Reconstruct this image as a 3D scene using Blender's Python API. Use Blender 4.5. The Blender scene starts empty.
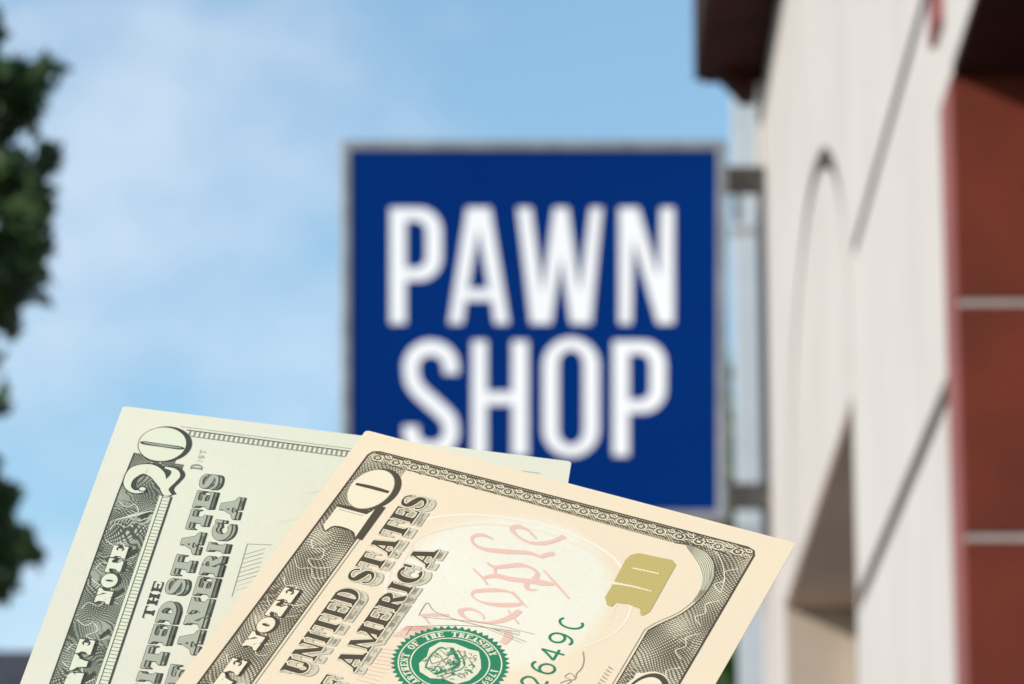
import bpy, bmesh, math, random
from mathutils import Vector, Matrix
from mathutils.geometry import tessellate_polygon
C = bpy.context.scene.collection
R = math.radians
random.seed(7)

# ------------------------------------------------------------------ helpers
def link(name, me, mats=(), parent=None):
    for m in mats: me.materials.append(m)
    o = bpy.data.objects.new(name, me); C.objects.link(o)
    if parent: o.parent = parent
    return o
def tag(o, label=None, cat=None, group=None, kind=None):
    for k, v in (('label', label), ('category', cat), ('group', group), ('kind', kind)):
        if v: o[k] = v
    return o
def thing(name, loc, label, cat, group=None):
    o = bpy.data.objects.new(name, None); C.objects.link(o)
    o.location = loc; o.empty_display_size = .1
    return tag(o, label, cat, group)
class MB:
    """collects shapes in world metres; build() makes one mesh, made local to its parent"""
    def __init__(s): s.v = []; s.f = []; s.m = []; s.sm = []
    def face(s, pts, mi=0, smooth=False):
        n = len(s.v); s.v += [tuple(p) for p in pts]; s.f.append(tuple(range(n, n+len(pts)))); s.m.append(mi); s.sm.append(smooth)
    def box(s, x0, x1, y0, y1, z0, z1, mi=0):
        n = len(s.v)
        s.v += [(x, y, z) for z in (z0, z1) for x, y in ((x0,y0),(x1,y0),(x1,y1),(x0,y1))]
        for f in ((3,2,1,0),(4,5,6,7),(0,1,5,4),(1,2,6,5),(2,3,7,6),(3,0,4,7)):
            s.f.append(tuple(n+i for i in f)); s.m.append(mi); s.sm.append(False)
        return s
    def prism(s, outer, holes, fn, d0, d1, mi=0):
        """outer and holes are 2-D loops; fn(a, b, d) gives the 3-D point; extruded from depth d0 to d1"""
        loops = [outer] + list(holes)
        tri = tessellate_polygon([[Vector((a, b, 0)) for a, b in l] for l in loops])
        flat = [p for l in loops for p in l]
        for d, rev in ((d0, False), (d1, True)):
            n = len(s.v); s.v += [tuple(fn(a, b, d)) for a, b in flat]
            for t in tri:
                t = tuple(n+i for i in (t[::-1] if rev else t)); s.f.append(t); s.m.append(mi); s.sm.append(False)
        for l in loops:
            for i in range(len(l)):
                a, b = l[i], l[(i+1) % len(l)]
                s.face([fn(*a, d0), fn(*b, d0), fn(*b, d1), fn(*a, d1)], mi)
        return s
    def tube(s, p0, p1, r0, r1=None, n=12, mi=0, caps=True):
        r1 = r0 if r1 is None else r1
        p0, p1 = Vector(p0), Vector(p1); d = (p1-p0).normalized()
        a = d.orthogonal().normalized(); b = d.cross(a); k = len(s.v)
        for p, r in ((p0, r0), (p1, r1)):
            for i in range(n):
                t = 2*math.pi*i/n; s.v.append(tuple(p + (a*math.cos(t)+b*math.sin(t))*r))
        for i in range(n):
            j = (i+1) % n; s.f.append((k+i, k+j, k+n+j, k+n+i)); s.m.append(mi); s.sm.append(True)
        if caps:
            s.f += [tuple(k+i for i in range(n))[::-1], tuple(k+n+i for i in range(n))]; s.m += [mi, mi]; s.sm += [False, False]
        return s
    def build(s, name, mats, parent=None, fix=True, bevel=0):
        me = bpy.data.meshes.new(name)
        off = Vector(parent.location) if parent and parent.type == 'EMPTY' else Vector((0,0,0))
        if parent and parent.parent: off = Vector(parent.parent.location)
        me.from_pydata([tuple(Vector(p)-off) for p in s.v], [], s.f)
        me.polygons.foreach_set('material_index', s.m); me.polygons.foreach_set('use_smooth', s.sm)
        if fix:
            bm = bmesh.new(); bm.from_mesh(me)
            bmesh.ops.remove_doubles(bm, verts=bm.verts, dist=1e-5)
            bmesh.ops.recalc_face_normals(bm, faces=bm.faces); bm.to_mesh(me); bm.free()
        o = link(name, me, mats if isinstance(mats, (list, tuple)) else [mats], parent)
        if bevel:
            b = o.modifiers.new('bevel', 'BEVEL'); b.width = bevel; b.segments = 2; b.limit_method = 'ANGLE'
        return o

# ------------------------------------------------------------------ materials
class NT:
    """small expression builder for node trees"""
    def __init__(s, tree): s.t = tree
    def n(s, typ, **kw):
        nd = s.t.nodes.new(typ)
        for k, v in kw.items(): setattr(nd, k, v)
        return nd
    def put(s, sock, v):
        if isinstance(v, bpy.types.NodeSocket): s.t.links.new(v, sock)
        else: sock.default_value = v
    def m(s, op, a, b=0., c=0., clamp=False):
        nd = s.n('ShaderNodeMath', operation=op, use_clamp=clamp)
        s.put(nd.inputs[0], a); s.put(nd.inputs[1], b); s.put(nd.inputs[2], c); return nd.outputs[0]
    def add(s, a, b): return s.m('ADD', a, b)
    def mul(s, a, b): return s.m('MULTIPLY', a, b)
    def sin(s, a): return s.m('SINE', a)
    def noise(s, vec, scale, detail=2., rough=.5):
        nd = s.n('ShaderNodeTexNoise'); s.put(nd.inputs['Vector'], vec); nd.inputs['Scale'].default_value = scale
        nd.inputs['Detail'].default_value = detail; nd.inputs['Roughness'].default_value = rough; return nd.outputs['Fac']
    def ramp(s, f, lo, hi, a=0., b=1.):
        nd = s.n('ShaderNodeMapRange', interpolation_type='SMOOTHSTEP'); s.put(nd.inputs[0], f)
        for i, v in enumerate((lo, hi, a, b)): nd.inputs[i+1].default_value = v
        return nd.outputs[0]
    def mix(s, f, a, b):
        nd = s.n('ShaderNodeMix', data_type='RGBA'); s.put(nd.inputs[0], f)
        for i, v in ((6, a), (7, b)):
            s.put(nd.inputs[i], v if isinstance(v, bpy.types.NodeSocket) else (*v, 1.)); 
        return nd.outputs[2]
def mat(name, col, rough=.6, metal=0., spec=.5):
    m = bpy.data.materials.new(name); m.use_nodes = True
    b = m.node_tree.nodes['Principled BSDF']; g = NT(m.node_tree)
    if not isinstance(col, bpy.types.NodeSocket): b.inputs['Base Color'].default_value = (*col, 1)
    b.inputs['Roughness'].default_value = rough; b.inputs['Metallic'].default_value = metal
    b.inputs['Specular IOR Level'].default_value = spec
    return m, g, b
def bumped(m, g, b, vec, scale, strength, dist):
    bp = g.n('ShaderNodeBump'); bp.inputs['Strength'].default_value = strength; bp.inputs['Distance'].default_value = dist
    g.put(bp.inputs['Height'], g.noise(vec, scale, 4)); g.put(b.inputs['Normal'], bp.outputs[0])
def noisy(name, c0, c1, scale, rough=.7, metal=0., bump=.0, bscale=200., bdist=.002, detail=4., spec=.4):
    m, g, b = mat(name, c0, rough, metal, spec)
    tc = g.n('ShaderNodeTexCoord').outputs['Object']
    g.put(b.inputs['Base Color'], g.mix(g.ramp(g.noise(tc, scale, detail), .3, .7), c0, c1))
    if bump: bumped(m, g, b, tc, bscale, bump, bdist)
    return m

M = {}
M['stucco'] = noisy('white_stucco', (.58,.518,.482), (.63,.565,.53), 1.6, .9, bump=.35, bscale=130)
m_, g_, b_ = M['stucco'], None, None
g_ = NT(m_.node_tree); b_ = m_.node_tree.nodes['Principled BSDF']
mp_ = g_.n('ShaderNodeMapping'); g_.put(mp_.inputs[0], g_.n('ShaderNodeTexCoord').outputs['Object']); mp_.inputs['Scale'].default_value = (2.2, 2.2, .28)
old_ = b_.inputs['Base Color'].links[0].from_socket
g_.put(b_.inputs['Base Color'], g_.mix(g_.ramp(g_.noise(mp_.outputs[0], 1.7, 6, .65), .50, .85, 0., .55), old_, (.40,.36,.32)))   # rain streaks
M['red_tile'] = noisy('red_brown_tile', (.165,.031,.017), (.115,.024,.015), 4, .75, bump=.2, bscale=60, spec=.15)
M['red_paint'] = noisy('dull_red_paint', (.30,.10,.088), (.26,.085,.075), 5, .7)
M['joint'] = noisy('pale_mortar', (.42,.36,.33), (.36,.31,.29), 30, .9)
M['dark_wood'] = noisy('dark_brown_wood', (.050,.015,.010), (.030,.010,.007), 7, .8, spec=.1)
M['fascia'] = noisy('brown_fascia_paint', (.045,.020,.015), (.03,.014,.010), 6, .8, spec=.15)
M['slate'] = noisy('dark_slate', (.035,.035,.045), (.05,.05,.06), 2, .8)
M['pipe'] = noisy('off_white_pipe', (.40,.45,.50), (.36,.41,.46), 4, .5)
M['conduit'] = noisy('grey_conduit', (.30,.31,.32), (.24,.25,.26), 6, .5)
M['bracket'] = noisy('weathered_steel', (.21,.195,.175), (.12,.105,.09), 14, .6, .3)
M['alu'] = noisy('brushed_aluminium', (.27,.28,.30), (.20,.21,.22), 9, .5, .4)
M['blue'] = noisy('deep_blue_acrylic', (.0003,.0205,.132), (.0006,.0235,.150), 1.2, .6, spec=.02)
M['white_vinyl'] = noisy('white_vinyl', (.80,.80,.82), (.76,.76,.79), 3, .4)
M['glass'] = mat('dark_window_glass', (.03,.04,.05), .08)[0]
M['white_frame'] = noisy('white_window_frame', (.7,.7,.68), (.62,.62,.6), 6, .5)
M['asphalt'] = noisy('asphalt', (.05,.05,.052), (.07,.068,.066), 6, .9, bump=.5, bscale=120, bdist=.004)
M['pave'] = noisy('pavement_concrete', (.30,.29,.27), (.24,.235,.22), 3, .9, bump=.3, bscale=90)
M['kerb'] = noisy('kerb_granite', (.35,.34,.33), (.28,.27,.26), 20, .85)
M['line'] = noisy('road_paint', (.75,.75,.72), (.6,.6,.57), 8, .7)
M['earth'] = noisy('ground_grass', (.07,.10,.03), (.11,.10,.05), .5, .95)
M['bark'] = noisy('tree_bark', (.09,.065,.045), (.05,.038,.028), 12, .95, bump=.6, bscale=30, bdist=.01)
M['render'] = noisy('house_render', (.45,.40,.34), (.4,.36,.3), 1, .9)
def leafmat(name, a, b_):
    m, g, b = mat(name, a, .55)
    info = g.n('ShaderNodeNewGeometry').outputs['Random Per Island']
    g.put(b.inputs['Base Color'], g.mix(info, a, b_))
    b.inputs['Subsurface Weight'].default_value = 0
    tr = g.n('ShaderNodeBsdfTranslucent'); g.put(tr.inputs[0], g.mix(info, tuple(c*1.3 for c in a), tuple(c*1.5 for c in b_)))
    ms = g.n('ShaderNodeMixShader'); ms.inputs[0].default_value = .22
    out = m.node_tree.nodes['Material Output']
    g.put(ms.inputs[1], b.outputs[0]); g.put(ms.inputs[2], tr.outputs[0]); g.put(out.inputs[0], ms.outputs[0])
    return m
M['leaf'] = leafmat('dark_green_leaf', (.008,.022,.010), (.055,.115,.026))
M['leaf_fresh'] = leafmat('fresh_green_leaf', (.045,.11,.018), (.09,.17,.03))
M['leaf_pale'] = leafmat('pale_green_leaf', (.24,.28,.14), (.32,.36,.2))

# ------------------------------------------------------------------ camera frame and light
# the eye is the origin (1.6 m above the pavement); the camera looks along +Y, pitched up
CAMM = Matrix(((0.99998312,0.00145137,0.00562545),(0.00580966,-0.24981523,-0.9682761),(0.,0.96829244,-0.24981945)))
cam = bpy.data.cameras.new('camera'); co = bpy.data.objects.new('camera', cam); C.objects.link(co)
co.matrix_world = CAMM.to_4x4()
cam.sensor_width = 36; cam.lens = 36*4000/1024; cam.clip_start = .05; cam.clip_end = 3000
cam.dof.use_dof = True; cam.dof.focus_distance = .553; cam.dof.aperture_fstop = 62; cam.dof.aperture_blades = 0
bpy.context.scene.camera = co
F0 = 4000.
def ray(px, py): return CAMM @ Vector(((px-512)/F0, -(py-342)/F0, -1))
def at(px, py, y): d = ray(px, py); return d*(y/d.y)

SD = Vector((.749, .562, -.352)).normalized()     # direction the sunlight travels
sun = bpy.data.lights.new('sun', 'SUN'); sun.energy = 3.45; sun.angle = R(.53); sun.color = (1., .955, .89)
so = bpy.data.objects.new('sun', sun); C.objects.link(so); so.rotation_euler = SD.to_track_quat('-Z', 'Y').to_euler(); so.location = (-5, -4, 8)
el = math.asin(-SD.z); az = math.atan2(-SD.x, -SD.y)
w = bpy.data.worlds.new('World'); bpy.context.scene.world = w; w.use_nodes = True
g = NT(w.node_tree); bg = w.node_tree.nodes['Background']
sky = g.n('ShaderNodeTexSky', sky_type='NISHITA', sun_disc=False, sun_elevation=el, sun_rotation=az, altitude=50, air_density=1.1, dust_density=.3, ozone_density=2.0)
tc = g.n('ShaderNodeTexCoord').outputs['Generated']
mp = g.n('ShaderNodeMapping'); g.put(mp.inputs[0], tc); mp.inputs['Scale'].default_value = (1, 1, 2.1); mp.inputs['Location'].default_value = (.335, .0, .21)
nz = g.noise(mp.outputs[0], 7.5, 2, .4)
mp2 = g.n('ShaderNodeMapping'); g.put(mp2.inputs[0], tc); mp2.inputs['Scale'].default_value = (1, 1, 1.5); mp2.inputs['Location'].default_value = (.9, .3, .1)
nz2 = g.noise(mp2.outputs[0], 34, 3, .5)
cl = g.add(g.mul(nz, .8), g.mul(nz2, .2))
cloud = g.ramp(cl, .41, .70, .10, .76)
tint = g.n('ShaderNodeMix', data_type='RGBA', blend_type='MULTIPLY'); tint.inputs[0].default_value = 1.
g.put(tint.inputs[6], sky.outputs[0]); tint.inputs[7].default_value = (.80, 1.0, 1.02, 1)
g.put(bg.inputs[0], g.mix(cloud, tint.outputs[2], (4.5, 5.0, 5.75)))
bg.inputs[1].default_value = .15
vs = bpy.context.scene.view_settings
vs.view_transform = 'Standard'; vs.look = 'None'; vs.exposure = .23; vs.gamma = 1; vs.use_curve_mapping = False

# ------------------------------------------------------------------ ground
GZ = -1.6
def sheet(name, x0, x1, y0, y1, z, m, kind='structure'):
    b = MB(); b.face([(x0,y0,z),(x1,y0,z),(x1,y1,z),(x0,y1,z)]); return tag(b.build(name, m, fix=False), kind=kind)
sheet('ground', -900, 900, -300, 1500, GZ-.13, M['earth'])
sheet('road', -11, -4.2, -60, 300, GZ-.125, M['asphalt'])
tag(MB().box(-4.05, 9, -30, 120, GZ-.2, GZ).build('pavement', M['pave']), kind='structure')
tag(MB().box(-4.2, -4.05, -30, 120, GZ-.2, GZ+.004).build('kerb', M['kerb']), kind='structure')
b = MB()
for i in range(40): b.box(-7.66, -7.54, -30+i*6, -27+i*6, GZ-.125, GZ-.121)
tag(b.build('road_markings', M['line']), kind='structure')

# ------------------------------------------------------------------ the building
XW = .742
bld = thing('building', (XW, 6.6, GZ), 'white stuccoed building with a red-brown tiled front, dark eaves and a canopy', 'building')
fn = lambda y, z, d: (XW+d, y, z)
rect = lambda y0, y1, z0, z1: [(y0,z0),(y1,z0),(y1,z1),(y0,z1)]
def arc_groove(ws, wt, e=0.):
    yc, hw, zs, h, zb = 10.22, 1.14-e, 2.30, .80-e, 2.262+e
    def A_(a, b, q=2.0): return [(yc+a*math.copysign(abs(math.cos(t))**(2/q), math.cos(t)), zs+b*math.sin(t)**(2/q)) for t in [math.pi*(i+.8)/37.6 for i in range(37)]]
    return [(yc+hw, zb)] + A_(hw, h) + [(yc-hw, zb), (yc-hw+ws-2*e, zb)] + A_(hw-ws+2*e, h-wt+2*e)[::-1] + [(yc+hw-ws+2*e, zb)]
WIN = rect(9.075, 11.72, .55, 2.215)
b = MB()
b.prism(rect(6.62, 12.62, GZ, 4.30), [WIN, rect(7.02, 8.99, 2.506, 2.550), rect(6.88, 9.06, 1.688, 1.738), arc_groove(.035, .06),
        rect(9.022, 9.034, 2.60, 4.06), rect(6.88, 9.02, -.2, -.172), rect(11.95, 11.958, .4, 3.2)], fn, 0, .03)
b.build('facade_cladding', M['stucco'], bld)
M['groove_shade'] = noisy('brown_groove_shade', (.075,.050,.042), (.055,.038,.032), 8, .8)  # dark colour of strips added in the grooves, standing for groove shade
b = MB()
for a in (rect(7.021, 8.989, 2.5068, 2.5492), rect(6.881, 9.059, 1.6888, 1.7372), rect(6.881, 9.019, -.199, -.173), arc_groove(.035, .06, .001)): MB().prism(a, [], fn, .005, .0315).build('groove_shade_strip', M['groove_shade'], bld)
b = MB(); b.prism(rect(6.62, 12.62, GZ, 4.30), [WIN], fn, .032, .30)
b.box(1.05, 7.2, 12.30, 12.62, GZ, 4.30)                       # rear wall
b.box(6.9, 7.2, 6.9, 12.29, GZ, 4.30)                          # far side wall
b.build('wall', M['stucco'], bld)
# upper front wall over the canopy
MB().box(.775, 7.2, 6.60, 6.617, 2.43, 4.30).build('front_wall', M['stucco'], bld)
# window in its reveal
f = MB()
for a in (rect(9.08, 9.16, .56, 2.20), rect(11.64, 11.704, .56, 2.20), rect(9.162, 11.638, .56, .62), rect(9.162, 11.638, 2.12, 2.20), rect(10.24, 10.30, .622, 2.118)):
    f.prism(a, [], fn, .21, .26)
wf = f.build('window', M['white_frame'], bld)
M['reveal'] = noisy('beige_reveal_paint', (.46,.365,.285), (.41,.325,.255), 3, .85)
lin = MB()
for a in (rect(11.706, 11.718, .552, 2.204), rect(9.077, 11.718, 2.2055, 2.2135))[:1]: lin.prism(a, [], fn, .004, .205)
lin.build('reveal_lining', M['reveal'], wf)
M['reveal_top'] = noisy('lightened_soffit', (.66,.47,.37), (.60,.43,.34), 3, .85)  # paler than the jamb: brightness put into the colour where little light reaches
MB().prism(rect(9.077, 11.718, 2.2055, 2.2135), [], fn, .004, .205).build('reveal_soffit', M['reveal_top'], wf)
MB().prism(rect(9.15, 11.65, .61, 2.13), [], fn, .232, .238).build('pane', M['glass'], wf)
MB().prism(rect(9.03, 11.76, .50, .548), [], fn, -.035, .20).build('sill', M['stucco'], wf)
# corner pilaster, facing the street
MB().box(.729, .741, 12.45, 12.60, GZ, 4.085).build('corner_pilaster', M['stucco'], bld, bevel=.004)
# lower front: tiled pier wall with pale joints
PX, PY = .722, 6.585
b = MB()
zs = [GZ, -.70, -.285, .125, .535, .945, 1.3605, 1.769, 2.186]
for i in range(len(zs)-1):
    x = PX
    for x2 in (1.52, 2.32, 3.12, 3.92, 4.72, 5.52, 6.32, 7.12):
        b.box(x, x2-.008, PY, PY+.03, zs[i]+.0065, zs[i+1]-.0065); x = x2
b.build('tile_cladding', M['red_tile'], bld, bevel=.003)
MB().box(PX+.004, 7.12, PY+.006, PY+.033, GZ, 2.186).build('mortar_joint', M['joint'], bld)
MB().box(PX, .7415, PY+.034, 6.80, GZ, 2.18).box(.7425, 7.12, PY+.034, 6.615, GZ, 2.18).build('pier', M['red_paint'], bld)
MB().box(.729, .7415, 6.86, 7.02, 2.37, 4.08).build('red_pilaster', M['red_paint'], bld)
# canopy slab
MB().box(PX, 7.2, 4.9, 6.598, 2.19, 2.43).build('canopy', M['stucco'], bld, bevel=.006)
MB().box(PX+.002, 7.19, 4.91, 6.584, 2.172, 2.1885).build('canopy_soffit', M['dark_wood'], bld)
# eaves and roof
rf = MB(); rf.prism([(.56,4.36),(.56,4.42),(3.97,6.0),(7.5,4.42),(7.5,4.36),(3.97,5.93)], [], lambda a, c, d: (a, d, c), 6.2, 12.66)
roof = rf.build('roof', M['slate'], bld)
MB().box(.545, .89, 6.3, 12.30, 4.05, 4.075).build('eave_soffit', M['dark_wood'], roof)
MB().box(.517, .544, 6.3, 12.30, 4.045, 4.36).build('fascia', M['fascia'], roof)
MB().box(.545, .74, 12.302, 12.34, 4.048, 4.37).build('eave_end_board', M['dark_wood'], roof)
MB().prism([(.60,4.0475),(.645,4.0),(.668,3.972),(.712,3.972),(.712,4.0475)], [], lambda a, c, d: (a, d, c), 12.20, 12.34).build('corbel', M['dark_wood'], roof)
MB().prism([(3.97,4.31),(7.15,4.31),(3.97,5.8),(.79,4.31)], [], lambda a, c, d: (a, d, c), 6.65, 6.75).build('gable', M['stucco'], roof)
# downpipe with clips, and a cable conduit beside it
rw = MB().box(.88, 6.5, 12.63, 16.2, GZ, 4.95).build('rear_wing', M['stucco'], bld)
MB().box(.84, 6.5, 12.68, 16.3, 4.952, 5.05).build('coping', M['joint'], rw)
dp = MB().box(.746, .842, 14.47, 14.54, GZ, 5.0).build('downpipe', M['pipe'], bld, bevel=.008)
for z in (4.15, 3.0, 1.9, .8, -.4): MB().box(.741,.847,14.466,14.544,z,z+.03).box(.847,.879,14.49,14.51,z+.002,z+.028).build('pipe_clip', M['conduit'], dp)

# ------------------------------------------------------------------ the sign
SY = 12.2
sg = thing('shop_sign', (0, SY, 2.55), 'square blue pawn shop sign in a grey metal frame, projecting from the white wall', 'sign')
sfn = lambda px, py, d: at(px, py, SY) + Vector((0, d, 0))
O = [(340.5,140.5),(727,140.5),(727,520.5),(340.5,520.5)]
I = [(350.5,150.5),(717.5,150.5),(717.5,511),(350.5,511)]
MB().prism(O, [I], sfn, -.008, .12).build('frame', M['alu'], sg, bevel=.004)
MB().prism([(350.8,150.8),(717.2,150.8),(717.2,510.7),(350.8,510.7)], [], sfn, 0., .11).build('panel', M['blue'], sg)
def cell(x0, y0, x1, y1): return lambda u, v: (x0+(x1-x0)*u, y0+(y1-y0)*v)
def arcpts(cx, cy, rx, ry, a0, a1, n=14): return [(cx+rx*math.cos(R(a0+(a1-a0)*i/n)), cy+ry*math.sin(R(a0+(a1-a0)*i/n))) for i in range(n+1)]
def P_letter(x, y, w, h, t, bowl):
    r = w*.44; ro = 19
    o = [(x,y)] + arcpts(x+w-r, y+ro*1.35, r, ro*1.35, -90, 0) + arcpts(x+w-r, y+bowl-ro*1.35, r, ro*1.35, 0, 90) + [(x+t,y+bowl),(x+t,y+h),(x,y+h)]
    ri = r-t*.72; yi0, yi1 = y+17, y+bowl-17
    hl = [(x+t,yi0)] + arcpts(x+w-t-8, yi0+9, 8, 9, -90, 0, 8) + arcpts(x+w-t-8, yi1-9, 8, 9, 0, 90, 8) + [(x+t,yi1)]
    return o, [hl]
LET = [P_letter(388, 206, 56, 120, 20, 77),
 ([(465,206),(492,206),(511.5,326),(493,326),(489.8,303),(467.5,303),(464.5,326),(446.5,326)], [[(478.5,230),(486.5,287),(470.5,287)]]),
 ([(515,206),(533,206),(542.5,292),(552,206),(570,206),(579.5,292),(588.5,206),(604.5,206),(593,326),(569,326),(561,258),(553,326),(529,326)], []),
 ([(617,206),(640,206),(658.5,276),(658.5,206),(676,206),(676,326),(656,326),(633.5,242),(633.5,326),(617,326)], []),
 ([(470,339),(489,339),(489,390),(510,390),(510,339),(530,339),(530,458),(510,458),(510,407),(489,407),(489,458),(470,458)], []),
 P_letter(611, 339, 57, 119, 20, 76)]
oo = arcpts(571,365,30,29,-180,0,20) + arcpts(571,430,30,29,0,180,20)
oi = arcpts(571,364,10.5,12,-180,0,14) + arcpts(571,431,10.5,12,0,180,14)
LET.append((oo, [oi]))
def ribbon_outline(pts, wd):
    P = [Vector((*p, 0)) for p in pts]; L = []; Rr = []
    for i, p in enumerate(P):
        d = (P[min(i+1,len(P)-1)]-P[max(i-1,0)]).normalized(); n = Vector((-d.y, d.x, 0))
        k = wd[i] if isinstance(wd, (list, tuple)) else wd
        L.append((p+n*k/2)[:2]); Rr.append((p-n*k/2)[:2])
    return L + Rr[::-1]
def cat(pts, k=6):
    out = []
    for i in range(len(pts)-1):
        p0, p1, p2, p3 = [Vector(pts[max(0, min(len(pts)-1, j))]) for j in (i-1, i, i+1, i+2)]
        for s in range(k):
            t = s/k; out.append(tuple(.5*((2*p1)+(p2-p0)*t+(2*p0-5*p1+4*p2-p3)*t*t+(3*p1-p0-3*p2+p3)*t**3)))
    out.append(tuple(pts[-1])); return out
S = cat([(451,374)] + arcpts(431,367,20,19,0,-180,10) + [(413,382),(421,393),(431,402),(441,411),(449,420)] + arcpts(431,432,20,18,0,180,10) + [(411,426)], 3)
So = ribbon_outline(S, 15.2); nS = len(S); Sb = MB()
for d in (.0005, .0035):
    for i in range(nS-1):
        q = [So[i], So[i+1], So[2*nS-2-i], So[2*nS-1-i]]; Sb.face([sfn(*p, -d) for p in q])
for i in range(2*nS): a_, b_ = So[i], So[(i+1) % (2*nS)]; Sb.face([sfn(*a_, -.0005), sfn(*b_, -.0005), sfn(*b_, -.0035), sfn(*a_, -.0035)])
Sb.build('letter', M['white_vinyl'], sg)
def inset(loop, d):
    n = len(loop); ar = sum(loop[i][0]*loop[(i+1)%n][1]-loop[(i+1)%n][0]*loop[i][1] for i in range(n)); sg_ = 1 if ar > 0 else -1; out = []
    lp = [p for i, p in enumerate(loop) if math.hypot(p[0]-loop[i-1][0], p[1]-loop[i-1][1]) > 1e-4]; n = len(lp)
    for i in range(n):
        a, p, c = Vector(lp[i-1]), Vector(lp[i]), Vector(lp[(i+1)%n]); d1 = (p-a).normalized(); d2 = (c-p).normalized()
        n1 = Vector((-d1.y, d1.x))*sg_; n2 = Vector((-d2.y, d2.x))*sg_; m_ = (n1+n2); k_ = d/max(.35, m_.length_squared/2) if m_.length > 1e-6 else d
        out.append(tuple(p+m_*k_))
    return out
LET = [(inset(o, 2.1), [inset(x, -2.1) for x in h]) for o, h in LET]
for o, h in LET:
    MB().prism(o, h, sfn, -.0035, -.0005).build('letter', M['white_vinyl'], sg)
for z0, z1 in ((3.672, 3.757), (2.636, 2.716)):
    MB().box(.600, .7395, 12.30, 12.345, z0, z1).build('bracket', M['bracket'], sg, bevel=.004)
    MB().box(.664, .741, 12.285, 12.299, z0-.004, z0+.040).build('bracket_plate', M['bracket'], sg, bevel=.002)
for z0 in (3.715, 2.676):
    for dx in (.62, .70): MB().tube((dx, 12.299, z0), (dx, 12.288, z0), .008, n=6).build('bolt', M['alu'], sg)
for px, py in ((346,190),(346,330),(346,480),(722.5,190),(722.5,330),(722.5,480),(440,145.5),(630,145.5)):
    p_ = sfn(px, py, -.008); MB().tube(p_, p_-Vector((0,.003,0)), .006, n=8).build('rivet', M['bracket'], sg)
MB().box(.640, .662, 12.305, 12.335, 3.575, 3.669).build('cable_box', M['conduit'], sg, bevel=.003)

# ------------------------------------------------------------------ trees
def leaf_cloud(b, rnd, centre, rad, n, size):
    for _ in range(n):
        while True:
            p = Vector((rnd.uniform(-1,1), rnd.uniform(-1,1), rnd.uniform(-1,1)))
            if p.length < 1: break
        if rnd.random() < .22: p = p*1.45
        p = Vector((p.x*rad[0], p.y*rad[1], p.z*rad[2])) + Vector(centre)
        d = Vector((rnd.gauss(0,1), rnd.gauss(0,1), rnd.gauss(0,1)-.4)).normalized(); s = size*rnd.uniform(.6,1.3)
        u = d.orthogonal().normalized(); u.rotate(Matrix.Rotation(rnd.uniform(0,6.28), 3, d)); v = d.cross(u)
        b.face([p-u*s, p-u*s*.2+v*s*.45+d*s*.1, p+u*s, p-u*s*.2-v*s*.45+d*s*.1])
rnd = random.Random(3)
TY = 13.5
tr = thing('leafy_tree', (-3.3, TY, GZ), 'dark green leafy tree reaching in from the edge of the photo, left of the sign', 'tree')
def pm(px, py, dy=0): return at(px, py, TY+dy)
CL = [  # px, py, radius px x, radius px y, leaves
 (-14,26,16,14,110),(2,78,26,18,260),(24,88,22,14,170),(46,66,12,6,40),(40,76,10,7,30),(6,112,26,20,240),(26,112,12,9,60),(-10,150,20,20,150),(16,172,24,16,170),(36,186,12,10,60),(50,158,9,7,40),(40,166,9,5,24),
 (2,205,26,16,180),(26,222,22,14,150),(44,206,8,7,26),(12,250,26,18,230),(36,246,13,10,70),(14,282,24,18,200),(34,272,12,8,40),(2,312,14,14,100),(12,326,8,8,30),(-24,350,18,18,80),(-4,402,11,8,44),
 (2,494,14,11,80),(-8,506,16,12,80),(12,536,20,12,110),(32,550,12,8,46),(10,562,18,10,80),(-6,556,18,16,90),(-2,586,14,10,60),(-34,450,20,40,120),(-44,560,26,40,160),(-44,640,30,30,140)]
lb = MB()
k = TY/4000*1.02
for px, py, rx, ry, n in CL:
    c = pm(px, py, rnd.uniform(-.25,.25)); leaf_cloud(lb, rnd, c, (rx*k, .12+rx*k*.8, ry*k), int(n*.6), .052)
for _ in range(85):   # the mass of the crown, beyond the edge of the frame
    a = rnd.uniform(0,6.28); rr = rnd.uniform(0,1)**.5*1.0; z = rnd.uniform(.9, 5.6); s = math.sin((z-.4)/5.9*math.pi)**.5
    c = (-3.85+math.cos(a)*rr*s*1.2, TY+math.sin(a)*rr*1.5*s, z); leaf_cloud(lb, rnd, c, (.33,.33,.27), 150, .05)
for _ in range(95):   # outer boughs between the trunk and the sprays that reach into the frame
    px, py = rnd.uniform(-430, -52), rnd.uniform(-420, 700); c = pm(px, py, rnd.uniform(-.7, .7))
    leaf_cloud(lb, rnd, c, (.17, .22, .15), 95, .05)
lb.build('crown', M['leaf'], tr, fix=False)
tb = MB(); P0 = Vector((-3.3,TY,GZ)); pts = [P0, P0+Vector((.03,0,1.9)), P0+Vector((-.02,.05,3.8)), P0+Vector((.05,0,5.6)), P0+Vector((0,0,7.1))]
rr_ = [.17,.13,.10,.06,.02]
for i in range(4): tb.tube(pts[i], pts[i+1], rr_[i], rr_[i+1], 14)
for tgt, st in (((8,110),2.6),((10,185),2.4),((15,240),2.2),((-20,345),1.9),((10,545),1.6),((-8,500),1.7),((-10,400),1.9),((-20,60),3.4)):
    t = pm(*tgt); s0 = Vector((-3.3,TY,st-.4)); mid = (s0+t)/2 + Vector((0,0,-.08)); tb.tube(s0, mid, .04, .022, 8); tb.tube(mid, t, .022, .006, 8)
tb.build('trunk', M['bark'], tr, fix=False)
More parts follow.
